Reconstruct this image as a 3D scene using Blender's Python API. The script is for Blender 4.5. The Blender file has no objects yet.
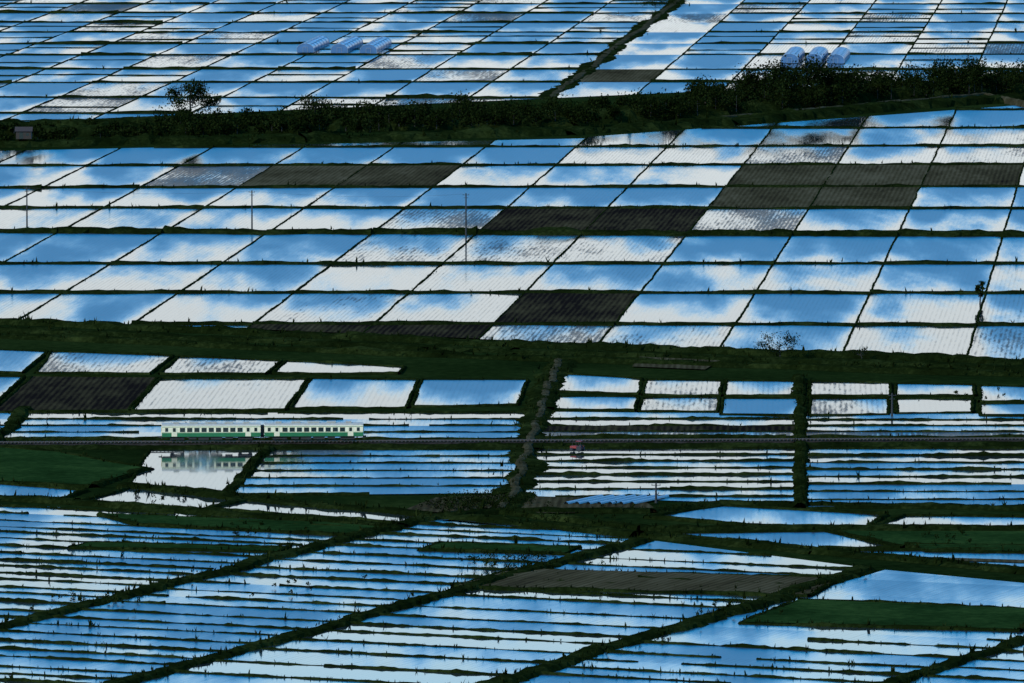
import bpy, math, random
import numpy as np
from mathutils import Vector
random.seed(7); rng=np.random.default_rng(11)
scene=bpy.context.scene
# ------------------------------------------------------------------ camera
H=174.0; PITCH=math.radians(4.89); K=36.0/300.0/1024.0
cam_d=bpy.data.cameras.new("camera"); cam=bpy.data.objects.new("camera",cam_d)
scene.collection.objects.link(cam); scene.camera=cam
cam.location=(0,0,H); cam.rotation_euler=(math.pi/2-PITCH,0,0)
cam_d.lens=300; cam_d.sensor_width=36; cam_d.clip_start=10; cam_d.clip_end=90000

def G(u,v):
    """survey sheet reading -> metres on the flat plain"""
    dx=(u-512)*K; b=(341.5-v)*K
    dy=math.cos(PITCH)+b*math.sin(PITCH); dz=-math.sin(PITCH)+b*math.cos(PITCH)
    t=H/-dz
    return np.array([dx*t,dy*t])
def unit(a): return a/np.linalg.norm(a)
def inter(l1,l2):
    p,r=l1[0],l1[1]-l1[0]; q,s=l2[0],l2[1]-l2[0]
    c=r[0]*s[1]-r[1]*s[0]; t=((q-p)[0]*s[1]-(q-p)[1]*s[0])/c
    return p+r*t
def L(a,b): return (G(*a),G(*b))
def clip(poly,p,n):
    out=[];m=len(poly)
    for i in range(m):
        a=poly[i];b=poly[(i+1)%m];da=np.dot(a-p,n);db=np.dot(b-p,n)
        if da>=0: out.append(a)
        if da*db<0: out.append(a+(b-a)*(da/(da-db)))
    return out
def hp(line,keep):
    """half plane: line and a point on the kept side"""
    p=line[0]; d=unit(line[1]-line[0]); n=np.array([-d[1],d[0]])
    if np.dot(keep-p,n)<0: n=-n
    return p,n
def area(poly):
    return 0.5*abs(sum(poly[i][0]*poly[(i+1)%len(poly)][1]-poly[(i+1)%len(poly)][0]*poly[i][1] for i in range(len(poly))))

# ------------------------------------------------------------------ materials
def newmat(name):
    m=bpy.data.materials.new(name); m.use_nodes=True
    nt=m.node_tree; b=nt.nodes["Principled BSDF"]
    return m,nt,b
def nd(nt,t,**kw):
    n=nt.nodes.new(t)
    for k,v in kw.items(): setattr(n,k,v)
    return n
def lk(nt,a,b): nt.links.new(a,b)
def mth(nt,op,a,b=None,c=None):
    n=nd(nt,"ShaderNodeMath",operation=op)
    for i,x in enumerate((a,b,c)):
        if x is None: continue
        if isinstance(x,(int,float)): n.inputs[i].default_value=x
        else: lk(nt,x,n.inputs[i])
    return n.outputs[0]
def mrange(nt,x,a,b,c=0.0,d=1.0,smooth=True):
    n=nd(nt,"ShaderNodeMapRange"); n.interpolation_type='SMOOTHSTEP' if smooth else 'LINEAR'
    for i,v in enumerate((x,a,b,c,d)):
        if isinstance(v,(int,float)): n.inputs[i].default_value=v
        else: lk(nt,v,n.inputs[i])
    return n.outputs[0]
def noise(nt,vec,scale,detail=3,rough=.55,dist=0,w=None):
    n=nd(nt,"ShaderNodeTexNoise"); n.inputs["Scale"].default_value=scale
    n.inputs["Detail"].default_value=detail; n.inputs["Roughness"].default_value=rough
    n.inputs["Distortion"].default_value=dist
    if vec is not None: lk(nt,vec,n.inputs["Vector"])
    if w is not None:
        n.noise_dimensions='4D'; lk(nt,w,n.inputs["W"])
    return n.outputs[0]
def mapping(nt,vec,sc):
    n=nd(nt,"ShaderNodeMapping"); n.inputs["Scale"].default_value=sc; lk(nt,vec,n.inputs["Vector"]); return n.outputs[0]
def ramp(nt,fac,cols):
    n=nd(nt,"ShaderNodeValToRGB"); e=n.color_ramp.elements
    while len(e)<len(cols): e.new(0.5)
    for i,(p,c) in enumerate(cols): e[i].position=p; e[i].color=(*c,1)
    lk(nt,fac,n.inputs[0]); return n.outputs[0]
def simple(name,col,rough=.6,metal=0,var=.15,scale=2.0):
    m,nt,b=newmat(name)
    tc=nd(nt,"ShaderNodeTexCoord")
    f=noise(nt,tc.outputs["Object"],scale,4)
    c=ramp(nt,f,[(.3,tuple(x*(1-var) for x in col)),(.7,tuple(min(1,x*(1+var)) for x in col))])
    lk(nt,c,b.inputs["Base Color"]); b.inputs["Roughness"].default_value=rough; b.inputs["Metallic"].default_value=metal
    return m
def organic(name,cols,s1,s2,rough=.95,bump=.4):
    m,nt,b=newmat(name); tc=nd(nt,"ShaderNodeTexCoord"); o=tc.outputs["Object"]
    a=noise(nt,o,s1,4); c=noise(nt,o,s2,5,.65)
    f=mth(nt,'ADD',mth(nt,'MULTIPLY',a,.55),mth(nt,'MULTIPLY',c,.45))
    col=ramp(nt,f,cols); lk(nt,col,b.inputs["Base Color"])
    b.inputs["Roughness"].default_value=rough; b.inputs["Specular IOR Level"].default_value=0
    bp=nd(nt,"ShaderNodeBump"); bp.inputs["Strength"].default_value=bump; bp.inputs["Distance"].default_value=.3
    lk(nt,c,bp.inputs["Height"]); lk(nt,bp.outputs[0],b.inputs["Normal"])
    return m

def water_mat():
    m,nt,b=newmat("paddy_water"); tc=nd(nt,"ShaderNodeTexCoord"); o=tc.outputs["Object"]
    at=nd(nt,"ShaderNodeAttribute",attribute_name="fld"); sep=nd(nt,"ShaderNodeSeparateColor"); lk(nt,at.outputs["Color"],sep.inputs[0])
    wind,mud,rnd=sep.outputs
    grad=at.outputs["Alpha"]
    uvn=nd(nt,"ShaderNodeUVMap",uv_map="norm"); su=nd(nt,"ShaderNodeSeparateXYZ"); lk(nt,uvn.outputs[0],su.inputs[0])
    uvm=nd(nt,"ShaderNodeUVMap",uv_map="metres"); sm=nd(nt,"ShaderNodeSeparateXYZ"); lk(nt,uvm.outputs[0],sm.inputs[0])
    w=mth(nt,'MULTIPLY',rnd,1.3)
    n1=noise(nt,mapping(nt,o,(1,.15,1)),.045,4,.5,.2,w)
    nf=noise(nt,mapping(nt,uvm.outputs[0],(1.2,.10,1)),1.0,3,.6)
    s=mth(nt,'MULTIPLY',mth(nt,'SUBTRACT',n1,.5),4.4)
    s=mth(nt,'ADD',s,mth(nt,'MULTIPLY',mth(nt,'MULTIPLY',mth(nt,'SUBTRACT',su.outputs[1],.5),1.0),grad))
    ed=mth(nt,'POWER',mth(nt,'ABSOLUTE',mth(nt,'MULTIPLY',mth(nt,'SUBTRACT',su.outputs[0],.5),2.0)),4.0)
    s=mth(nt,'SUBTRACT',s,mth(nt,'MULTIPLY',mth(nt,'MULTIPLY',ed,.7),grad))
    s=mth(nt,'ADD',s,mth(nt,'MULTIPLY',mth(nt,'SUBTRACT',nf,.5),.4))
    s=mth(nt,'ADD',s,mth(nt,'MULTIPLY',mth(nt,'SUBTRACT',wind,.5),2.2))
    mask=mrange(nt,s,-.75,.75)
    rough=mth(nt,'ADD',mth(nt,'MULTIPLY',mask,.36),.04)
    # seedling rows and mud shoals
    st=mth(nt,'SINE',mth(nt,'MULTIPLY',sm.outputs[0],2*math.pi/1.15))
    mn=noise(nt,mapping(nt,uvm.outputs[0],(1.1,.10,1)),1.0,5,.7,.2,w)
    big=noise(nt,mapping(nt,o,(1,.2,1)),.05,3,.5,0,w)
    mv=mth(nt,'ADD',mth(nt,'MULTIPLY',mn,.5),mth(nt,'MULTIPLY',big,.5))
    mv=mth(nt,'ADD',mv,mth(nt,'MULTIPLY',st,.03))
    th=mth(nt,'SUBTRACT',.80,mth(nt,'MULTIPLY',mud,.5))
    mf=mth(nt,'MULTIPLY',mrange(nt,mv,th,mth(nt,'ADD',th,.14)),.85)
    rows=mth(nt,'MULTIPLY',mth(nt,'MULTIPLY',mrange(nt,st,-.2,.95),mrange(nt,mn,.36,.6)),mth(nt,'MULTIPLY',mth(nt,'ADD',mud,.03),.48))
    mf=mth(nt,'MAXIMUM',mf,rows)
    b.inputs["Base Color"].default_value=(.014,.018,.020,1)
    lk(nt,rough,b.inputs["Roughness"]); b.inputs["IOR"].default_value=1.75
    bp=nd(nt,"ShaderNodeBump"); bp.inputs["Distance"].default_value=.02
    lk(nt,noise(nt,o,1.6,2),bp.inputs["Height"]); lk(nt,mth(nt,'MULTIPLY',mask,.3),bp.inputs["Strength"]); lk(nt,bp.outputs[0],b.inputs["Normal"])
    d=nd(nt,"ShaderNodeBsdfPrincipled"); d.inputs["Roughness"].default_value=.8; d.inputs["Specular IOR Level"].default_value=.1
    lk(nt,ramp(nt,mn,[(.35,(.018,.015,.013)),(.7,(.06,.045,.03))]),d.inputs["Base Color"])
    mx=nd(nt,"ShaderNodeMixShader"); lk(nt,mf,mx.inputs[0]); lk(nt,b.outputs[0],mx.inputs[1]); lk(nt,d.outputs[0],mx.inputs[2])
    lk(nt,mx.outputs[0],nt.nodes["Material Output"].inputs[0])
    return m
def soil_mat():
    m,nt,b=newmat("tilled_soil")
    at=nd(nt,"ShaderNodeAttribute",attribute_name="fld"); sep=nd(nt,"ShaderNodeSeparateColor"); lk(nt,at.outputs["Color"],sep.inputs[0])
    uvm=nd(nt,"ShaderNodeUVMap",uv_map="metres"); sm=nd(nt,"ShaderNodeSeparateXYZ"); lk(nt,uvm.outputs[0],sm.inputs[0])
    n=noise(nt,mapping(nt,uvm.outputs[0],(.6,.06,1)),1.0,5,.7)
    n2=noise(nt,mapping(nt,uvm.outputs[0],(.06,.02,1)),1.0,3,.5)
    st=mth(nt,'SINE',mth(nt,'MULTIPLY',sm.outputs[0],2*math.pi/1.4))
    f=mth(nt,'ADD',mth(nt,'ADD',mth(nt,'MULTIPLY',n,.5),mth(nt,'MULTIPLY',n2,.5)),mth(nt,'MULTIPLY',st,.055))
    f=mth(nt,'ADD',f,mth(nt,'MULTIPLY',mth(nt,'SUBTRACT',sep.outputs[0],.5),.35))
    lk(nt,ramp(nt,f,[(.3,(.008,.006,.005)),(.5,(.040,.031,.014)),(.72,(.085,.066,.034))]),b.inputs["Base Color"])
    b.inputs["Roughness"].default_value=.9; b.inputs["Specular IOR Level"].default_value=0
    return m
M_water=water_mat(); M_soil=soil_mat()
M_crop=organic("grass_field",[(.35,(.005,.014,.003)),(.5,(.011,.027,.006)),(.68,(.026,.050,.011))],.06,.6)
M_levee=organic("levee_grass",[(.35,(.003,.005,.001)),(.5,(.006,.010,.002)),(.68,(.022,.030,.007))],.08,.9)
M_ground=organic("ground_grass",[(.35,(.003,.007,.0015)),(.5,(.008,.015,.003)),(.7,(.022,.032,.007))],.02,.4)
M_dirt=organic("dirt_road",[(.35,(.016,.014,.006)),(.5,(.034,.029,.014)),(.68,(.07,.06,.034))],.2,1.5)
M_leaf=organic("foliage",[(.35,(.002,.004,.001)),(.5,(.006,.010,.002)),(.68,(.022,.032,.008))],.25,1.2)
M_bark=simple("bark",(.02,.016,.012),.9)
M_ballast=organic("ballast",[(.35,(.01,.008,.006)),(.5,(.022,.018,.014)),(.68,(.045,.038,.03))],.5,3)

# ------------------------------------------------------------------ mesh helpers
class MB:
    def __init__(s): s.v=[];s.f=[];s.n=0
    def add(s,v,f):
        v=np.asarray(v,float); f=np.asarray(f,int)
        s.v.append(v); s.f.append(f+s.n); s.n+=len(v)
    def obj(s,name,mat,parent=None,smooth=False):
        me=bpy.data.meshes.new(name)
        V=np.concatenate(s.v); F=[]
        for a in s.f: F.extend(a.tolist())
        me.from_pydata(V.tolist(),[],F); me.materials.append(mat)
        if smooth: me.polygons.foreach_set("use_smooth",[True]*len(me.polygons))
        me.update(); o=bpy.data.objects.new(name,me); scene.collection.objects.link(o)
        if parent: o.parent=parent
        return o
STRIP={'grad':1.0,'rnd':None}
class FieldMB:
    def __init__(s): s.v=[];s.f=[];s.uv=[];s.um=[];s.c=[]
    def add(s,poly,e,z,frame=None,wind=.5,mud=0.,rnd=None):
        if len(poly)<3 or area(poly)<2: return
        r=np.array([e[1],-e[0]])
        ref=frame if frame is not None else poly
        us=[np.dot(p,r) for p in ref]; vs=[np.dot(p,e) for p in ref]
        u0,u1,v0,v1=min(us),max(us),min(vs),max(vs)
        A=sum(poly[i][0]*poly[(i+1)%len(poly)][1]-poly[(i+1)%len(poly)][0]*poly[i][1] for i in range(len(poly)))
        if A<0: poly=poly[::-1]
        b=len(s.v)
        rnd=random.random() if rnd is None else rnd
        if STRIP['rnd'] is not None: rnd=STRIP['rnd']+rnd*.10
        for p in poly:
            s.v.append((p[0],p[1],z)); 
            s.uv+=[(np.dot(p,r)-u0)/(u1-u0+1e-6),(np.dot(p,e)-v0)/(v1-v0+1e-6)]
            s.um+=[np.dot(p,r),np.dot(p,e)]; s.c+=[wind,mud,rnd,STRIP['grad']]
        s.f.append(list(range(b,b+len(poly))))
    def obj(s,name,mat):
        if not s.f: return
        me=bpy.data.meshes.new(name); me.from_pydata(s.v,[],s.f)
        a=me.uv_layers.new(name="norm"); a.data.foreach_set("uv",s.uv)
        a=me.uv_layers.new(name="metres"); a.data.foreach_set("uv",s.um)
        ca=me.attributes.new("fld",'FLOAT_COLOR','CORNER'); ca.data.foreach_set("color",s.c)
        me.materials.append(mat); me.update()
        o=bpy.data.objects.new(name,me); scene.collection.objects.link(o); return o

lev=MB(); tuft=MB()
def tufts(mb,P,size,nb=4):
    N=len(P)
    if N==0: return
    for k in range(nb):
        ang=rng.uniform(0,2*np.pi,N); lean=rng.uniform(.1,.6,N)*size; w=size*rng.uniform(.25,.5,N)
        d=np.stack([np.cos(ang),np.sin(ang),np.zeros(N)],1); q=np.stack([-np.sin(ang),np.cos(ang),np.zeros(N)],1)
        a=P-q*w[:,None]*.5; b=P+q*w[:,None]*.5
        t=P+d*lean[:,None]; t[:,2]+=size*rng.uniform(.6,1.1,N)
        V=np.stack([a,b,t],1).reshape(-1,3); F=np.arange(3*N).reshape(-1,3)
        mb.add(V,F)
def ridge(p0,p1,w,h,step=1.8,jit=.3,td=.5,ts=.45,mb=None,z0=0.0,wob=.12):
    mb=mb or lev
    p0=np.asarray(p0,float);p1=np.asarray(p1,float); Ln=np.linalg.norm(p1-p0)
    if Ln<1: return
    n=max(2,int(Ln/step)+1); t=np.linspace(0,1,n); d=(p1-p0)/Ln; q=np.array([-d[1],d[0]])
    off=np.convolve(rng.normal(0,1,n+8),np.ones(9)/3,'valid')*wob*w
    C=p0[None]+t[:,None]*(p1-p0)[None]+off[:,None]*q
    prof=np.array([-.5,-.3,0,.3,.5]); hh=np.array([-.12/h if h>0 else 0,.8,1,.8,-.12/h])
    lh=1+np.convolve(rng.normal(0,1,n+4),np.ones(5)/2.2,'valid')*jit*.6
    V=np.zeros((n,5,3))
    for j in range(5):
        o=prof[j]*w*(1+rng.normal(0,jit*.4,n))
        V[:,j,:2]=C+o[:,None]*q
        V[:,j,2]=z0+hh[j]*h*(np.clip(lh,.4,2)*(1+rng.normal(0,jit*.4,n)) if 0<j<4 else 1)
    idx=np.arange(n*5).reshape(n,5)
    F=np.stack([idx[:-1,:-1],idx[1:,:-1],idx[1:,1:],idx[:-1,1:]],-1).reshape(-1,4)
    if q[0]*d[1]-q[1]*d[0]>0: F=F[:,::-1]
    mb.add(V.reshape(-1,3),F)
    if td>0:
        m=int(Ln*td); 
        if m:
            tt=rng.uniform(0,1,m); o=rng.normal(0,.28*w,m)
            P=np.zeros((m,3)); P[:,:2]=p0+tt[:,None]*(p1-p0)+o[:,None]*q; P[:,2]=z0+h*.5
            tufts(tuft,P,ts*rng.gamma(3,.33,m),3)
def poly_ridge(poly,w,h,**kw):
    for i in range(len(poly)): ridge(poly[i],poly[(i+1)%len(poly)],w,h,**kw)
def path_ridge(pts,w,h,**kw):
    P=[G(*p) for p in pts]
    for a,b in zip(P[:-1],P[1:]): ridge(a,b,w,h,**kw)

water=FieldMB(); soil=FieldMB(); crop=FieldMB(); ground_v=[]
def put(poly,e,typ,frame=None,z=.05):
    if len(poly)<3: return
    r=random.uniform
    if typ=='s': soil.add(poly,e,z+.1,frame,r(.5,.75)); return
    if typ=='d': soil.add(poly,e,z+.1,frame,r(.08,.2)); return
    if typ=='g': crop.add(poly,e,z+.12,frame); return
    par={'w':(r(.42,.6),r(0,.4)),'b':(r(.68,.92),r(0,.2)),'c':(r(.22,.46),r(.45,.66)),'k':(r(.1,.28),r(0,.1)),
         'm':(r(.4,.7),r(.8,.95)),'n':(r(.3,.5),r(.62,.77)),'h':(r(.54,.72),r(0,.3))}[typ]
    water.add(poly,e,z,frame,par[0],par[1])

# ------------------------------------------------------------------ zone A + B : 30 x 100 m consolidated paddies
VP=1190.0
def colx(xc,y): return VP+(xc-VP)*(y+388)/698.0
def colline(xc): return (G(colx(xc,310),310),G(colx(xc,100),100))
XC={k:35+118.2*k for k in range(-12,16)}
eAB=unit(colline(389)[1]-colline(389)[0])
rowsB=[(93,92),(110,110),(130,128),(148,146),(166,165),(188,187),(208,209),(232,236),(264,264),(293,293.5),(324,325.5),(368,368)]
typesB={
 0:{5:'w',6:'w',7:'b',8:'w'},
 1:{3:'w',4:'w',5:'w',6:'b',7:'b',8:'w'},
 2:{2:'b',3:'w',4:'h',5:'w',6:'h',7:'c'},
 3:{-4:'w',-3:'h',-2:'b',-1:'b',0:'b',1:'b',2:'b',3:'c',4:'c',5:'n',6:'w',7:'c'},
 4:{-4:'w',-3:'w',-2:'w',-1:'m',0:'s',1:'s',2:'w',3:'w',4:'w',5:'s',6:'s',7:'s',8:'w'},
 5:{-3:'w',-2:'h',-1:'w',0:'w',1:'b',2:'b',3:'b',4:'b',5:'s',6:'s',7:'h',8:'b'},
 6:{-3:'b',-2:'w',-1:'w',0:'h',1:'w',2:'c',3:'d',4:'d',5:'n',6:'w',7:'h',8:'b'},
 7:{-2:'h',-1:'b',0:'w',1:'b',2:'n',3:'n',4:'n',5:'b',6:'h',7:'h',8:'b'},
 8:{-2:'w',-1:'w',0:'w',1:'w',2:'w',3:'c',4:'w',5:'h',6:'w',7:'h',8:'w'},
 9:{-2:'b',-1:'h',0:'w',1:'w',2:'c',3:'c',4:'d',5:'w',6:'h',7:'w',8:'c'},
 10:{2:'d',3:'d',4:'n',5:'c',6:'w',7:'c',8:'n'}}
topL=L((0,151),(560,139)); topR=L((560,139),(1024,105)); bandL=L((0,319),(1024,362))
keepB=G(500,250)
RL=[L((0,a),(1024,b)) for a,b in rowsB]
def clipseg(a,b,hps):
    for p,n in hps:
        da=np.dot(a-p,n); db=np.dot(b-p,n)
        if da<0 and db<0: return None
        if da<0: a=a+(b-a)*(da/(da-db))
        elif db<0: b=a+(b-a)*(da/(da-db))
    return a,b
for i in range(len(RL)-1):
    for k in range(-7,13):
        q=[inter(RL[i],colline(XC[k])),inter(RL[i],colline(XC[k+1])),inter(RL[i+1],colline(XC[k+1])),inter(RL[i+1],colline(XC[k]))]
        hs=[hp(topL if k<=2 else topR,keepB),hp(bandL,keepB)]
        p=q
        for h in hs: p=clip(p,*h) if len(p)>2 else p
        if len(p)<3 or area(p)<60: continue
        t=typesB.get(i,{}).get(k) or random.choice('wwwhbbc')
        put(p,eAB,t,q)
        s=clipseg(q[0],q[3],hs)
        if s is not None: ridge(s[0],s[1],.8,.28,step=2.5,td=.15,ts=.3)
        s=clipseg(q[0],q[1],hs)
        if s is not None:
            big=i in(7,); ridge(s[0],s[1],6 if not big else 11,.7 if not big else 1.4,step=2.2,td=.8,ts=.6)
# zone A
rowsA=[-40,-31,-22,-13,-4,4,13,23,33,44,56,69,83,98,114,130]
botA=L((0,123),(1024,77)); keepA=G(500,20)
RA=[L((0,y+random.uniform(-.6,.6)),(1024,y+random.uniform(-1.5,1.0))) for y in rowsA]
for i in range(len(RA)-1):
    for k in range(-12,15):
        q=[inter(RA[i],colline(XC[k])),inter(RA[i],colline(XC[k+1])),inter(RA[i+1],colline(XC[k+1])),inter(RA[i+1],colline(XC[k]))]
        h=hp(botA,keepA); p=clip(q,*h)
        if len(p)<3 or area(p)<60: continue
        t=random.choice('wwhhhhbbbbbcn')
        if i>7 and k>3: t=random.choice('wwhwccc')
        if random.random()<.03: t='s'
        if random.random()<.03: t='m'
        put(p,eAB,t,q)
        s=clipseg(q[0],q[3],[h])
        if s is not None:
            if k==2: continue
            ridge(s[0],s[1],.9,.3,step=4,td=0)
        s=clipseg(q[0],q[1],[h])
        if s is not None: ridge(s[0],s[1],5,random.choice([.5,.7,.7,1.0]),step=3.5,td=.2,ts=.7)
        if random.random()<.45:
            f_=random.uniform(.35,.65)
            m0=q[0]*f_+q[3]*(1-f_); m1=q[1]*f_+q[2]*(1-f_); s=clipseg(m0,m1,[h])
            if s is not None: ridge(s[0],s[1],1.5,.4,step=4,td=0)
# farm road through far zone (raised)
dirt=MB()
ridge(inter(colline(XC[2]),botA),inter(colline(XC[2]),RA[0]),9,.35,step=6,td=.2,ts=.6)
ridge(inter(colline(XC[2]),botA),inter(colline(XC[2]),RA[0]),4,.5,step=6,td=0,mb=dirt)

# ------------------------------------------------------------------ zone C
VD=800.0
eD=unit(G(800,200)-G(800,400))
def quad(pts,t,w=1.0,h=.35,e=None,**kw):
    P=[G(*p) for p in pts]; put(P,eD if e is None else e,t)
    if w: poly_ridge(P,w,h,**kw)
for pts,t in [
 ([(-60,348),(48,352),(22,373),(-90,372)],'w'),([(52,352),(174,356),(150,374),(36,373)],'c'),
 ([(178,357),(282,361),(265,374),(160,374)],'c'),([(286,361),(404,367),(398,374),(272,374)],'k'),
 ([(32,377),(158,378),(128,411),(-10,413)],'d'),([(-120,377),(24,377),(-14,413),(-150,413)],'w'),
 ([(160,379),(308,379),(285,410),(131,411)],'c'),([(312,379),(418,380),(406,408),(290,409)],'w'),
 ([(422,380),(528,380),(518,405),(411,407)],'b'),
 ([(560,374),(642,379),(639,394),(556,392)],'h'),([(556,397),(638,397),(635,411),(551,409)],'w'),
 ([(646,380),(722,381),(721,396),(643,395)],'n'),([(643,398),(719,398),(718,412),(638,412)],'c'),
 ([(726,381),(804,382),(803,396),(724,396)],'c'),([(724,399),(800,399),(799,417),(721,415)],'b'),
 ([(810,382),(890,383),(890,396),(810,396)],'c'),([(810,399),(888,399),(888,415),(809,416)],'n'),
 ([(896,384),(974,385),(974,396),(896,396)],'w'),([(896,399),(973,399),(972,413),(896,414)],'k'),
 ([(980,386),(1100,389),(1102,402),(980,402)],'w'),([(980,404),(1102,405),(1104,418),(980,416)],'h'),
 ]: quad(pts,t,1.0,.4,td=.5,ts=.4)
# dark grassy belt between B and C
for dy,w,h in [(3,7,1.3),(10,9,.9),(17,6,1.1)]:
    path_ridge([(-150,315+dy),(0,320+dy),(512,342+dy),(1024,361+dy*.85),(1150,366+dy*.85)],w,h,td=1.2,ts=.8)
put([G(*p) for p in [(640,357),(720,361),(705,370),(632,367)]],eD,'s')

# ------------------------------------------------------------------ zone D strips
def strips(poly_img,e,edges,typ,w=1.1,h=.3,td=.8,ts=.35,gap=0.06,cross=None):
    """cut poly (sheet pts) by a list of lines; edges = list of ((x,y),(x,y))"""
    P=[G(*p) for p in poly_img]; keep=sum(P)/len(P)
    lines=[L(*ed) for ed in edges]
    hs=[hp((P[i],P[(i+1)%len(P)]),keep) for i in range(len(P))]
    for i in range(len(lines)-1):
        mid=(lines[i+1][0]+lines[i+1][1])/2; mid0=(lines[i][0]+lines[i][1])/2
        p=clip(P,*hp(lines[i],mid)); 
        if len(p)>2: p=clip(p,*hp(lines[i+1],mid0))
        if len(p)<3 or area(p)<10: continue
        t=typ(i) if callable(typ) else random.choice(typ)
        put(p,e,t)
    for ln in lines:
        s=clipseg(ln[0]+(ln[0]-ln[1])*3,ln[1]+(ln[1]-ln[0])*3,hs)
        if s is None or np.linalg.norm(s[1]-s[0])<3: continue
        a,b=s; Ln=np.linalg.norm(b-a); t=0
        while t<Ln:                      # levees with occasional breaches
            seg=random.uniform(25,90); t2=min(Ln,t+seg)
            hh=h*random.uniform(.7,1.25)
            ridge(a+(b-a)*t/Ln,a+(b-a)*t2/Ln,w*random.uniform(.8,1.2),hh,step=1.3,td=td,ts=ts,jit=.35)
            t=t2+(random.uniform(2,7) if random.random()<gap*6 else 0)
def hl(ys,sl=0): return [((0,y),(1024,y+sl)) for y in ys]
STRIP.update(grad=.3,rnd=.35)
yU=[413,419.5,426,432.5,439]
yL=[450,456.5,463.5,471,478.5,486.5,494.5]
strips([(28,412),(527,412),(520,441),(0,441)],eD,hl(yU),lambda i:'kwbw'[i%4],h=.4)
strips([(-200,412),(22,412),(-5,441),(-220,441)],eD,hl(yU),lambda i:'hwbw'[i%4])
strips([(548,412),(797,414),(797,437),(540,437)],eD,hl([412,419,426.5,432,437]),lambda i:['w','k','d','m'][i%4],h=.4)
strips([(806,414),(1150,414),(1160,437),(806,437)],eD,hl([413.5,420,426,432,437]),lambda i:['h','k','w','m'][i%4],h=.4)
strips([(262,449.5),(521,449.5),(507,493),(232,496)],eD,hl(yL),lambda i:'hwhwbh'[i%6],h=.36)
strips([(536,449),(796,449),(796,505),(525,496)],eD,hl([449,455,461.5,468,475,482,489.5,497,505]),lambda i:'kkwkwkwh'[i%8],h=.45)
strips([(806,449),(1160,449),(1170,508),(806,508)],eD,hl([449,456,463,470,477,484.5,492,500,508]),lambda i:'wkhwkbhb'[i%8],h=.45)
# sheltered pool below the track that mirrors the train
STRIP.update(grad=1.0,rnd=None)
quad([(150,450),(262,450),(232,492),(128,485)],'k',1.0,.4)
ridge(G(266,449),G(228,497),3,.8,td=1.5,ts=.6)
ridge(G(801,378),G(801,508),3.0,.9,td=1.5,ts=.6)
ridge(G(28,410),G(-10,447),4,.8,td=1.5,ts=.6)
# meadow wedge at the left
P=[G(*p) for p in [(-160,442),(0,449),(60,454),(146,470),(92,487),(-160,476)]]
crop.add(P,eD,.5); poly_ridge(P,3,.6,td=1.2,ts=.5)
quad([(-160,481),(0,484),(86,491),(60,499),(-160,495)],'h',1.6,.5,td=1)
quad([(80,502),(131,488),(240,500),(200,510)],'k',1.6,.5,td=1)
quad([(206,509),(246,501),(432,516),(404,524)],'k',1.6,.5,td=1)
# dirt lane with verges
lane=[(560,362),(548,385),(541,410),(529,450),(514,495),(500,512)]
path_ridge(lane,7,.7,td=1.5,ts=.6)
path_ridge(lane,2.6,.95,mb=dirt,td=0,jit=.1)
put([G(*p) for p in [(515,497),(640,499),(660,512),(510,514)]],eD,'s')
put([G(*p) for p in [(436,498),(505,495),(495,514),(400,512)]],eD,'s')

# ------------------------------------------------------------------ zone F : strips turned 22 degrees
e4=unit(G(640,540)-G(122,683))
def strips_ground(poly_img,spacing,typ,**kw):
    P=[G(*p) for p in poly_img]; vs=[np.dot(p,e4) for p in P]
    n=np.array([-e4[1],e4[0]]); v=min(vs)-1; cuts=[v]
    while v<max(vs)+1:
        v+=random.uniform(*spacing); cuts.append(v)
    keep=sum(P)/len(P); hs=[hp((P[i],P[(i+1)%len(P)]),keep) for i in range(len(P))]
    for i in range(len(cuts)-1):
        p=clip(P,e4*cuts[i],e4)
        if len(p)>2: p=clip(p,e4*cuts[i+1],-e4)
        if len(p)<3 or area(p)<10: continue
        put(p,e4,typ[i%len(typ)] if random.random()<.7 else random.choice(typ))
    for c in cuts:
        a=e4*c-n*3000; b=e4*c+n*3000
        s=clipseg(a,b,hs)
        if s is None or np.linalg.norm(s[1]-s[0])<3: continue
        a,b=s; Ln=np.linalg.norm(b-a); t=0
        while t<Ln:
            seg=random.uniform(20,80); t2=min(Ln,t+seg)
            ridge(a+(b-a)*t/Ln,a+(b-a)*t2/Ln,random.uniform(.8,1.7),random.uniform(.2,.46),step=1.0,td=random.choice([.3,.8,1.5]),ts=.38,jit=.4)
            t=t2+(random.uniform(2,8) if random.random()<.3 else 0)
def onD(x0,y0,y): # point on diagonal through (x0,y0)
    return (4000+(x0-4000)*(y+388)/(y0+388),y)
D0=(430,518);D1=(640,541);D2=(870,570);D3=(1024,640)
BY=720
STRIP.update(grad=.2,rnd=.6)
strips_ground([(-200,497),(70,508),(400,527),onD(*D0,640),(-200,680)],(8,13),'wwhwk')
STRIP['rnd']=.1
strips_ground([(440,519),(640,539),onD(*D1,BY),onD(*D0,BY)],(8,14),'hwwhw')
STRIP['rnd']=.8
strips_ground([(655,541),(866,568),onD(*D2,BY),onD(*D1,BY)],(10,18),'hwhkw')
STRIP['rnd']=.3
strips_ground([(885,570),(1200,600),(1200,640),(1024,640),onD(*D3,BY),onD(*D2,BY)],(10,16),'hwhw')
strips_ground([(1030,641),(1200,648),(1200,BY),onD(*D3,BY)],(10,16),'hw')
STRIP.update(grad=1.0,rnd=None)
for D,w in ((D0,5),(D1,4.5),(D2,5.5),(D3,4)):
    ridge(G(*D),G(*onD(*D,BY)),w,.8,td=2.2,ts=.6)
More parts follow.
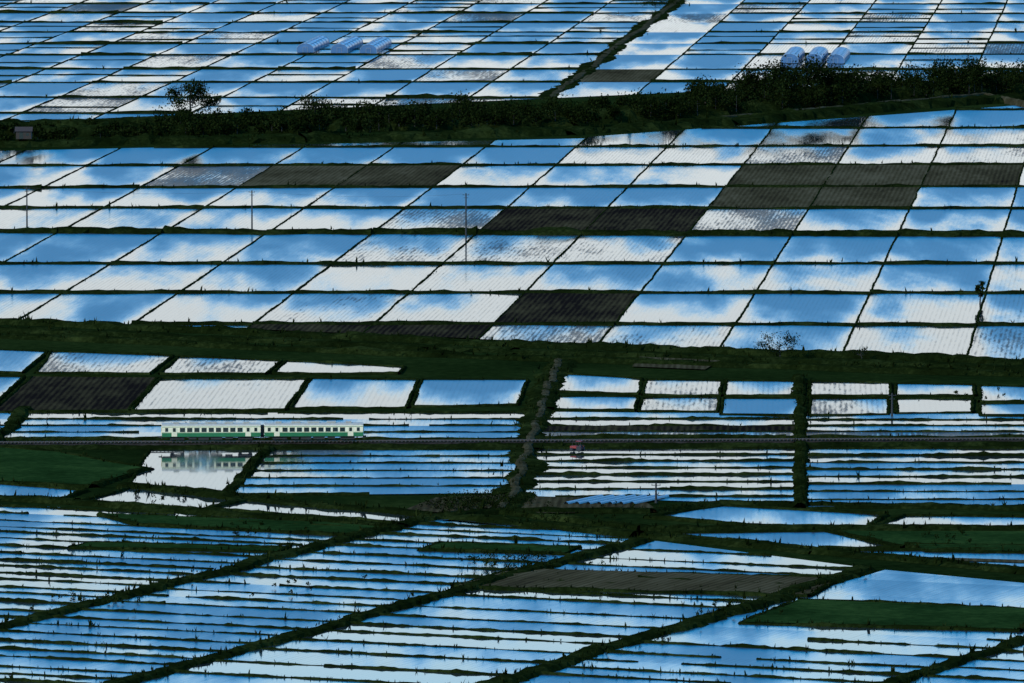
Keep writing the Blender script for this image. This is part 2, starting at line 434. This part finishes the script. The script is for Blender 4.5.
# dikes across the top of the zone
path_ridge([(-200,488),(75,503),(400,527),(430,518),(500,511)],5,.8,td=2,ts=.6)
path_ridge([(125,487),(245,500),(430,516),(640,536),(820,552),(1024,572),(1200,586)],5.5,.9,td=2.2,ts=.7)
path_ridge([(430,519),(500,512),(650,512),(720,504),(1200,512)],4,.8,td=2,ts=.6)
path_ridge([(500,512),(640,530),(860,529),(1200,530)],4,.8,td=2,ts=.6)
quad([(440,521),(480,517),(640,532),(638,536)],'k',0)
quad([(645,518),(722,506),(886,515),(866,527),(760,526)],'w',1.5,.5,td=1)
quad([(874,527),(905,516),(1160,519),(1160,528)],'w',1.5,.5,td=1)
quad([(832,531),(1160,532),(1160,549),(905,548)],'g',1.5,.5,td=1)
quad([(655,534),(826,532),(900,549),(818,549)],'h',1.2,.5,td=1)
quad([(830,551),(1200,551),(1200,582),(1030,570)],'w',1.2,.5,td=1)
quad([(905,557),(1100,563),(1100,566),(910,560)],'s',0)
def patch(pts,t,z=.42):
    P=[G(*p) for p in pts]; e=e4
    (crop if t=='g' else soil).add(P,e,z,None,.6)
    poly_ridge(P,1.6,z+.12,td=1.8,ts=.5)
patch([(100,515),(330,524),(400,530),(345,536),(140,526)],'g')
patch([(90,544),(290,549),(280,553),(70,549)],'g')
patch([(515,570),(840,580),(808,597),(455,588)],'s')
patch([(800,601),(1040,611),(1020,632),(740,624)],'g')
patch([(440,544),(580,548),(565,555),(420,551)],'g')
patch([(905,546),(1160,549),(1160,556),(925,552)],'g',.5)

# ------------------------------------------------------------------ river embankment (tree belt)
for dy,w,h in [(-4,16,2.2),(-14,22,3.2),(-22,14,2.5)]:
    path_ridge([(-160,155+dy),(0,150+dy),(300,145+dy),(560,138+dy),(720,128+dy),(900,112+dy),(1024,104+dy),(1200,92+dy)],w,h,step=3,td=1.5,ts=1.1,wob=.05)
path_ridge([(720,122),(900,106),(985,98),(1040,110),(1100,122)],3,2.2,step=3,td=0,mb=dirt,wob=.05,jit=.1)

lev.obj("paddy_levees",M_levee); tuft.obj("levee_grass",M_levee); dirt.obj("farm_road",M_dirt)
water.obj("flooded_rice_paddies",M_water); soil.obj("tilled_fields",M_soil); crop.obj("grass_fields",M_crop)
g=MB(); S=45000; g.add([(-S,-S,-.15),(S,-S,-.15),(S,S,-.15),(-S,S,-.15)],[(0,1,2,3)]); g.obj("ground",M_ground)

# ------------------------------------------------------------------ trees
def leaves(mb,C,size):
    N=len(C); a=rng.normal(size=(N,3)); a/=np.linalg.norm(a,axis=1)[:,None]
    b=rng.normal(size=(N,3)); b=np.cross(a,b); b/=np.linalg.norm(b,axis=1)[:,None]; c=np.cross(a,b)
    s=size[:,None]; V=np.stack([C-b*s-c*s*.3,C+c*s*.7-b*s*.1,C+b*s+c*s*.2,C-c*s*.8],1).reshape(-1,3)
    mb.add(V,np.arange(4*N).reshape(-1,4))
def tube(mb,pts,rad,ns=6):
    pts=np.array(pts,float); n=len(pts); V=[]
    for i in range(n):
        d=unit(pts[min(i+1,n-1)]-pts[max(i-1,0)]); a=np.cross(d,[.3,.9,.1]); a/=np.linalg.norm(a); b=np.cross(d,a)
        for j in range(ns):
            t=2*math.pi*j/ns; V.append(pts[i]+rad[i]*(math.cos(t)*a+math.sin(t)*b))
    F=[(i*ns+j,i*ns+(j+1)%ns,(i+1)*ns+(j+1)%ns,(i+1)*ns+j) for i in range(n-1) for j in range(ns)]
    mb.add(V,F)
def crown(mbw,mbl,base,h,wd,nleaf,ls=.28,airy=False):
    base=np.array(base,float); top=base+np.array([random.uniform(-.4,.4),0,h*.8])
    tube(mbw,[base,base*.5+top*.5+[random.uniform(-.2,.2),0,0],top],[h*.035,h*.022,h*.008])
    nl=random.randint(7,11); ends=[]
    for i in range(nl):
        z=random.uniform(.2,.75); s=base+(top-base)*z; a=2*math.pi*i/nl+random.uniform(-.4,.4)
        ln=wd*.5*random.uniform(.6,1.0)*(1.1-abs(z-.45))
        e=s+np.array([math.cos(a)*ln,math.sin(a)*ln,h*random.uniform(.12,.32)])
        m=s*.5+e*.5+[0,0,-.05*h]
        tube(mbw,[s,m,e],[h*.015,h*.01,h*.004],4); ends+=[e,m*.4+e*.6]
        for _ in range(3):
            e2=e+np.array([random.uniform(-1,1),random.uniform(-1,1),random.uniform(.0,.8)])*wd*.13
            tube(mbw,[m*.3+e*.7,e2],[h*.006,h*.002],3); ends.append(e2)
    ends.append(top+[0,0,h*.1]); ends=np.array(ends)
    idx=rng.integers(0,len(ends),nleaf); sp=wd*(.075 if airy else .105)
    C=ends[idx]+rng.normal(0,1,(nleaf,3))*[sp,sp,sp*.8]
    C[:,2]=np.maximum(C[:,2],base[2]+h*.12)
    leaves(mbl,C,ls*rng.uniform(.6,1.4,nleaf))
def tree(name,u,v,h,wd,n,ls=.28,airy=False,z=0):
    w_,l_=MB(),MB(); p=G(u,v); crown(w_,l_,(p[0],p[1],z),h,wd,n,ls,airy)
    e=bpy.data.objects.new(name,None); scene.collection.objects.link(e)
    w_.obj("trunk_and_limbs",M_bark,e); l_.obj("crown",M_leaf,e)
tree("deciduous_tree",190,126,14,15,3400,.3,True,1.0)
tree("deciduous_tree",780,360,5.4,9,1400,.16,True,.6)
tree("deciduous_tree",862,361,2.6,4,260,.15,True,.6)
tree("deciduous_tree",315,126,9,12,1900,.3,False,1)
tree("slender_evergreen_tree",980,304,6.2,1.9,900,.22,False,0)
tree("deciduous_tree",768,108,13,19,4200,.38,False,1.5)
tree("deciduous_tree",800,106,13,20,4200,.38,False,1.5)
tree("deciduous_tree",842,105,11,17,3400,.38,False,1.5)
tree("deciduous_tree",955,96,11,18,3600,.38,False,1.5)
tree("deciduous_tree",705,112,9,12,1900,.35,False,1.5)
bw,bl=MB(),MB()
def beltv(u):
    xs=[-160,0,300,560,720,900,1024,1200]; ys=[151,142,134,124,113,98,90,78]; return float(np.interp(u,xs,ys))
for u in np.arange(-150,1190,6.0):
    uu=u+random.uniform(-4,4); tall=1.15
    if uu<160: tall=.6
    if 200<uu<300 or 330<uu<370: tall=1.05
    if uu>690: tall=1.5
    if random.random()<.08: continue
    for r_ in range(2):
        h=random.uniform(2.6,5.8)*tall; v=beltv(uu)-random.uniform(-3,10)+2; p=G(uu,v)
        wd=h*random.uniform(1.1,1.8)
        base=np.array([p[0],p[1],1.5]); nb=random.randint(4,7)
        tube(bw,[base,base+[0,0,h*.7]],[.15,.05],4)
        for _ in range(nb):
            c=base+np.array([random.uniform(-.35,.35)*wd,random.uniform(-.35,.35)*wd,h*random.uniform(.25,.85)])
            m=75; leaves(bl,c+rng.normal(0,1,(m,3))*wd*.13,.36*rng.uniform(.6,1.4,m))
e=bpy.data.objects.new("distant_tree_row",None); scene.collection.objects.link(e)
bw.obj("trunks",M_bark,e); bl.obj("foliage",M_leaf,e)
# shrubs on dikes near the camera side
sb=MB()
for (u,v,n,s) in [(470,506,60,1.0),(455,508,40,.8),(490,505,50,.9),(540,520,14,.6),(600,512,10,.5),(520,560,26,.7),(505,565,22,.8),(550,568,15,.6),
                  (120,603,10,.5),(75,600,8,.6),(260,532,16,.5),(980,395,8,.5),(720,612,14,.5),(670,5,50,1.6),(655,7,40,1.3),(935,540,12,.6),(300,590,8,.5),(160,498,8,.5)]:
    p=G(u,v)
    for _ in range(n):
        c=np.array([p[0]+random.gauss(0,4.5),p[1]+random.gauss(0,7),random.uniform(.4,1.0)*s+.4])
        leaves(sb,c+rng.normal(0,1,(26,3))*.38*s,.16*rng.uniform(.6,1.4,26))
sb.obj("dike_shrubs",M_leaf)

# ------------------------------------------------------------------ railway
track=(G(-200,448.5),G(1224,443)); td_=unit(track[1]-track[0]); tn=np.array([-td_[1],td_[0]])
bal=MB(); emb=MB()
ridge(track[0],track[1],7.5,.75,step=1.5,td=2.0,ts=.5,mb=emb,wob=.02,jit=.2)
bal_o=ridge(track[0],track[1],4.2,.98,step=1.2,td=0,mb=bal,wob=0,jit=.04)
rail=bpy.data.objects.new("railway_track",None); scene.collection.objects.link(rail)
emb.obj("embankment",M_levee,rail); bal.obj("ballast",M_ballast,rail)
M_rail=simple("rail_steel",(.12,.08,.06),.5,.8); M_slp=simple("sleeper",(.06,.055,.05),.9)
def boxv(c,s,ax=None):
    x,y,z=s[0]/2,s[1]/2,s[2]/2
    V=np.array([(-x,-y,-z),(x,-y,-z),(x,y,-z),(-x,y,-z),(-x,-y,z),(x,-y,z),(x,y,z),(-x,y,z)])
    if ax is not None: V=V@ax
    return V+np.array(c)
BF=[(0,3,2,1),(4,5,6,7),(0,1,5,4),(1,2,6,5),(2,3,7,6),(3,0,4,7)]
A3=np.array([[td_[0],td_[1],0],[tn[0],tn[1],0],[0,0,1]])
rl=MB(); mid=(track[0]+track[1])/2; TL=np.linalg.norm(track[1]-track[0])
for s_ in (-1,1):
    c=mid+tn*s_*.534; rl.add(boxv((c[0],c[1],1.22),(TL,.07,.15),A3),BF)
rl.obj("rails",M_rail,rail)
sl=MB()
for i in range(int(TL/.8)):
    c=track[0]+td_*(i*.8); sl.add(boxv((c[0],c[1],1.08),(.2,2.0,.15),A3),BF)
sl.obj("sleepers",M_slp,rail)

# ------------------------------------------------------------------ train
M_cream=simple("cream_paint",(.80,.68,.42),.4,0,.06,.6); M_green=simple("green_paint",(.014,.13,.035),.4,0,.15,.6)
M_glass=simple("window_glass",(.012,.02,.015),.2); M_roof=simple("roof_grey",(.34,.31,.24),.7); M_under=simple("underframe",(.02,.018,.014),.8)
M_lamp=simple("lamp_glass",(.8,.78,.7),.2); M_door=simple("door_paint",(.70,.6,.37),.4,0,.08)
train=bpy.data.objects.new("passenger_train",None); scene.collection.objects.link(train)
def car(x0,nm):
    LB,W=20.6,2.9
    parts={k:MB() for k in('cream','green','glass','roof','under','lamp','door')}
    sec=[(1.45,1.00,'green'),(1.45,1.02,'green'),(1.45,1.80,'cream'),(1.45,1.86,'green'),(1.45,1.92,'cream'),(1.45,2.98,'green'),(1.45,3.10,'cream'),(1.43,3.25,'roof'),(1.30,3.48,'roof'),(1.0,3.64,'roof'),(.5,3.74,'roof'),(0,3.77,'roof')]
    x1=x0+LB
    for s_ in (-1,1):
        for (y,z,_),(y2,z2,_b),mt in zip(sec[:-1],sec[1:],[a[2] for a in sec[:-1]]):
            V=[(x0,s_*y,z),(x1,s_*y,z),(x1,s_*y2,z2),(x0,s_*y2,z2)]
            parts[mt].add(V,[(0,1,2,3) if s_<0 else (3,2,1,0)])
    for xe,sg in((x0,-1),(x1,1)):
        for (y,z,mt),(y2,z2,_b) in zip(sec[:-1],sec[1:]):
            V=[(xe,-y,z),(xe,y,z),(xe,y2,z2),(xe,-y2,z2)]
            parts['cream' if mt=='roof' else mt].add(V,[(0,1,2,3) if sg>0 else (3,2,1,0)])
        parts['door'].add(boxv((xe+sg*.08,0,2.05),(.16,.86,2.0)),BF)
        parts['glass'].add(boxv((xe+sg*.17,0,2.5),(.02,.5,.7)),BF)
        for s_ in(-1,1):
            parts['glass'].add(boxv((xe+sg*.02,s_*.93,2.45),(.05,.72,.75)),BF)
            parts['lamp'].add(boxv((xe+sg*.04,s_*.95,1.45),(.08,.24,.24)),BF)
            parts['lamp'].add(boxv((xe+sg*.04,s_*.3,3.35),(.08,.2,.2)),BF)
        parts['under'].add(boxv((xe+sg*.35,0,.85),(.7,.3,.3)),BF); parts['under'].add(boxv((xe+sg*.05,0,.72),(.15,2.3,.45)),BF)
    parts['under'].add(boxv(((x0+x1)/2,0,.93),(LB-.3,2.7,.12)),BF)
    for s_ in(-1,1):
        for xd in(2.6,LB-2.6):
            parts['door'].add(boxv((x0+xd,s_*1.455,2.0),(1.15,.03,1.9)),BF)
            parts['glass'].add(boxv((x0+xd,s_*1.475,2.42),(.6,.02,.8)),BF)
        n=9; a,b=4.3,LB-4.3
        for i in range(n):
            xc=a+(b-a)*i/(n-1)
            parts['door'].add(boxv((x0+xc,s_*1.455,2.42),(1.16,.03,.98)),BF)
            parts['glass'].add(boxv((x0+xc,s_*1.475,2.42),(1.06,.025,.88)),BF)
        for xc in(1.0,LB-1.0): parts['glass'].add(boxv((x0+xc,s_*1.46,2.45),(.62,.03,.8)),BF)
    for xr,lx in((3,1.2),(6.6,1.8),(10.3,2.4),(14,1.8),(17.6,1.2)):
        parts['roof'].add(boxv((x0+xr,0,3.88),(lx,1.5,.3)),BF)
    for xb in(3.2,LB-3.2):
        for s_ in(-1,1):
            parts['under'].add(boxv((x0+xb,s_*1.0,.52),(3.0,.18,.3)),BF)
            for dx in(-1.05,1.05):
                n=16; V=[];yy=s_*.72
                for q in range(n):
                    t=2*math.pi*q/n; V+=[(x0+xb+dx+.43*math.cos(t),yy-.07,.43+.43*math.sin(t)),(x0+xb+dx+.43*math.cos(t),yy+.07,.43+.43*math.sin(t))]
                F=[(2*q,2*q+1,(2*q+3)%(2*n),(2*q+2)%(2*n)) for q in range(n)]
                parts['under'].add(V,F)
                parts['under'].f.append(np.array([[parts['under'].n-2*n+2*q for q in range(n)]])); parts['under'].f.append(np.array([[parts['under'].n-2*n+2*q+1 for q in range(n)]]))
    for xb,lx,hz in((6.4,1.6,.45),(8.7,2.2,.55),(11.4,2.4,.5),(14,1.5,.4)):
        parts['under'].add(boxv((x0+xb,0,.87-hz/2),(lx,2.4,hz)),BF)
    for k_,mt in(('cream',M_cream),('green',M_green),('glass',M_glass),('roof',M_roof),('under',M_under),('lamp',M_lamp),('door',M_door)):
        parts[k_].obj(nm+"_"+k_,mt,train)
car(-21.0,"front_car"); car(.4,"rear_car")
gw=MB(); gw.add(boxv((0,0,2.1),(.9,1.0,2.1)),BF); gw.obj("gangway",M_under,train)
cl=G(262.5,447); s0=np.dot(cl-track[0],td_); tp=track[0]+td_*s0
train.location=(tp[0],tp[1],1.3); train.rotation_euler=(0,0,math.atan2(td_[1],td_[0]))

# ------------------------------------------------------------------ greenhouses
M_vinyl=simple("greenhouse_film",(.05,.12,.22),.3,0,.2,.3); M_hoop=simple("steel_hoop",(.25,.27,.28),.5,.2)
def greenhouse(u,v,length=62,w=6.6,h=3.5):
    o=G(u,v); e=eAB; r=np.array([e[1],-e[0]]); ns=14; nl=24
    prof=[(-w/2,0),(-w/2,1.2)]+[(-w/2*math.cos(math.pi*j/ns),1.2+(h-1.2)*math.sin(math.pi*j/ns)) for j in range(1,ns)]+[(w/2,1.2),(w/2,0)]
    V=[];F=[];m=len(prof)
    for i in range(nl+1):
        for a,z in prof:
            p=o+e*(length*i/nl)+r*(a+w/2); V.append((p[0],p[1],z+.2-(.04 if i%2 else 0)))
    for i in range(nl):
        for j in range(m-1): F.append((i*m+j,i*m+j+1,(i+1)*m+j+1,(i+1)*m+j))
    a=MB(); a.add(V,F); a.f.append(np.array([list(range(m))])); a.f.append(np.array([[nl*m+j for j in range(m)][::-1]]))
    root=bpy.data.objects.new("greenhouse",None); scene.collection.objects.link(root)
    a.obj("film",M_vinyl,root)
    hb=MB()
    for i in range(0,nl+1,4):
        pts=[]
        for a_,z in prof:
            p=o+e*(length*i/nl)+r*(a_*1.01+w/2); pts.append((p[0],p[1],z*1.01+.22))
        tube(hb,pts,[.09]*m,4)
    for a_ in(w/2-.9,w/2+.9):
        p=o+r*a_-e*.06; tube(hb,[(p[0],p[1],.2),(p[0],p[1],2.3)],[.08,.08],4)
    for aa in (w*.22,w*.5,w*.78):   # purlins
        z_=1.2+(h-1.2)*math.sin(math.acos(max(-1,min(1,1-2*aa/w))))+.3
        p=o+r*aa; q=p+e*length; tube(hb,[(p[0],p[1],z_),(q[0],q[1],z_)],[.10,.10],4)
    p=o+r*(w/2-.9)-e*.06; q=o+r*(w/2+.9)-e*.06; tube(hb,[(p[0],p[1],2.3),(q[0],q[1],2.3)],[.08,.08],4)
    hb.obj("hoops",M_hoop,root)
for u,v in((297,53),(331,53.5),(360,54)): greenhouse(u,v)
for u,v in((781,63.5),(805,63.5),(827,64)): greenhouse(u,v,55)
# seedbed tunnels beside the lane
M_white=simple("white_film",(.2,.22,.22),.4)
st=MB()
for i in range(7):
    a=G(566+i*11,505); b=a+eAB*14+np.array([6,0]); 
    d=unit(b-a); r=np.array([d[1],-d[0]]); V=[];ns=6
    for p in(a,b):
        for j in range(ns+1):
            t=math.pi*j/ns; V.append((*(p-r*.5*math.cos(t)),.2+.45*math.sin(t)))
    st.add(V,[(j,j+1,ns+2+j,ns+1+j) for j in range(ns)]); 
st.obj("seedbed_tunnels",M_white)

# ------------------------------------------------------------------ utility poles and wires
M_conc=simple("pole_concrete",(.022,.022,.02),.9)
tops=[]
def pole(u,v,h):
    p=G(u,v); e=bpy.data.objects.new("utility_pole",None); scene.collection.objects.link(e)
    a=MB(); tube(a,[(p[0],p[1],0),(p[0],p[1],h)],[.26,.17],8)
    a.add(boxv((p[0],p[1],h-.5),(1.8,.12,.12)),BF); a.add(boxv((p[0],p[1],h-1.3),(1.2,.12,.12)),BF)
    for x in(-.8,0,.8): a.add(boxv((p[0]+x,p[1],h-.33),(.12,.12,.25)),BF)
    a.obj("pole_shaft",M_conc,e); tops.append((p[0],p[1],h-.2))
pole(27,229,12); pole(252,233,12); pole(466,236,12)
wr=MB()
for k_ in range(len(tops)-1):
    for x in(-.8,.8):
        a=np.array(tops[k_])+[x,0,0]; b=np.array(tops[k_+1])+[x,0,0]
        pts=[a+(b-a)*t+np.array([0,0,-1.2*4*t*(1-t)]) for t in np.linspace(0,1,12)]
        tube(wr,pts,[.012]*12,3)
wr.obj("overhead_wires",M_conc)
pole(892,416,5)
pole(656,503,4)

# ------------------------------------------------------------------ tractor
M_red=simple("red_paint",(.20,.014,.01),.6); M_tyre=simple("tyre",(.02,.02,.02),.9)
tr=bpy.data.objects.new("farm_tractor",None); scene.collection.objects.link(tr)
a=MB(); 
hood=boxv((.95,0,.95),(1.5,.75,.6)); hood[[5,6],2]-=.15; a.add(hood,BF)
for s_ in(-1,1): a.add(boxv((-.55,s_*.62,1.15),(1.0,.3,.1)),BF); 
a.add(boxv((-.3,0,.75),(1.2,.7,.35)),BF); a.add(boxv((-.35,0,2.2),(1.2,1.2,.1)),BF); a.obj("bodywork",M_red,tr)
a=MB(); a.add(boxv((-.6,0,1.15),(.45,.5,.5)),BF)
for sx in(-.85,.2):
    for s_ in(-1,1): tube(a,[(sx,s_*.52,1.0),(sx,s_*.52,2.18)],[.04,.04],4)
tube(a,[(.6,.0,1.2),(.25,0,1.45)],[.03,.03],4); tube(a,[(1.2,.25,1.2),(1.2,.25,1.8)],[.04,.04],6); a.obj("seat_and_frame",M_under,tr)
a=MB()
def wheel(mb,x,y,r,w):
    n=20; V=[]
    for q in range(n):
        t=2*math.pi*q/n
        for yy,rr in((-w/2,r*.9),(-w/4,r),(w/4,r),(w/2,r*.9)): V.append((x+rr*math.cos(t),y+yy,r+rr*math.sin(t)))
    b=mb.n; mb.add(V,[(4*q+j,4*q+j+1,(4*q+5+j)%(4*n),(4*q+4+j)%(4*n)) for q in range(n) for j in range(3)])
    mb.f.append(np.array([[b+4*q for q in range(n)]])); mb.f.append(np.array([[b+4*q+3 for q in range(n)]]))
for s_ in(-1,1): wheel(a,-.6,s_*.68,.62,.35); wheel(a,1.3,s_*.55,.38,.22)
a.obj("wheels",M_tyre,tr)
p=G(578,452); tr.location=(p[0],p[1],.1); tr.rotation_euler=(0,0,math.radians(150)); 
sh=bpy.data.objects.new("farm_shed",None); scene.collection.objects.link(sh)
a=MB(); a.add(boxv((0,0,1.3),(5,4,2.6)),BF); a.obj("walls",simple("shed_wall",(.03,.02,.013),.9),sh)
a=MB(); a.add([(-2.9,-2.4,2.5),(2.9,-2.4,2.5),(2.9,0,3.9),(-2.9,0,3.9),(-2.9,2.4,2.5),(2.9,2.4,2.5)],[(0,1,2,3),(3,2,5,4)])
a.add([(-2.5,-2,2.6),(-2.5,2,2.6),(-2.5,0,3.8),(2.5,-2,2.6),(2.5,2,2.6),(2.5,0,3.8)],[(0,1,2),(3,5,4)]); a.obj("roof",simple("shed_roof",(.03,.018,.012),.95),sh)
a=MB(); a.add(boxv((-.8,-2.02,1.1),(1.2,.06,2.1)),BF); a.add(boxv((1.2,-2.02,1.5),(1.0,.06,.8)),BF); a.obj("door_and_window",M_glass,sh)
p=G(24,146); sh.location=(p[0],p[1],2.4)

# ------------------------------------------------------------------ light
EL=math.radians(32); ROT=math.radians(-135)
w=bpy.data.worlds.new("World"); scene.world=w; w.use_nodes=True; nt=w.node_tree
sky=nd(nt,"ShaderNodeTexSky"); sky.sky_type='NISHITA'; sky.sun_disc=False
sky.sun_elevation=EL; sky.sun_rotation=ROT; sky.altitude=0; sky.air_density=1.0; sky.dust_density=.3; sky.ozone_density=3.0
hs=nd(nt,"ShaderNodeHueSaturation"); hs.inputs["Saturation"].default_value=1.65; hs.inputs["Value"].default_value=1.5; lk(nt,sky.outputs[0],hs.inputs["Color"])
tint=nd(nt,"ShaderNodeMix",data_type='RGBA',blend_type='MULTIPLY'); tint.inputs[0].default_value=1; lk(nt,hs.outputs[0],tint.inputs[6]); tint.inputs[7].default_value=(.75,1.95,1.95,1)
# bright haze and thin cloud bank low on the horizon
tcw=nd(nt,"ShaderNodeTexCoord"); sp=nd(nt,"ShaderNodeSeparateXYZ"); lk(nt,tcw.outputs["Generated"],sp.inputs[0])
hz=mrange(nt,sp.outputs[2],.09,.20,1.0,0.0)
mixc=nd(nt,"ShaderNodeMix",data_type='RGBA'); lk(nt,hz,mixc.inputs[0]); lk(nt,tint.outputs[2],mixc.inputs[6]); mixc.inputs[7].default_value=(7.0,7.6,7.8,1)
bg=nt.nodes["Background"]; lk(nt,mixc.outputs[2],bg.inputs[0]); bg.inputs[1].default_value=.13
sd=bpy.data.lights.new("sun",'SUN'); sd.energy=3.4; sd.angle=math.radians(.5); sd.color=(1,.90,.74)
so=bpy.data.objects.new("sun",sd); scene.collection.objects.link(so)
dirv=Vector((math.sin(ROT)*math.cos(EL),math.cos(ROT)*math.cos(EL),math.sin(EL)))
so.rotation_euler=dirv.to_track_quat('Z','Y').to_euler()
scene.view_settings.view_transform='Standard'; scene.view_settings.look='None'; scene.view_settings.exposure=0
print("faces", sum(len(o.data.polygons) for o in bpy.data.objects if o.type=='MESH'))
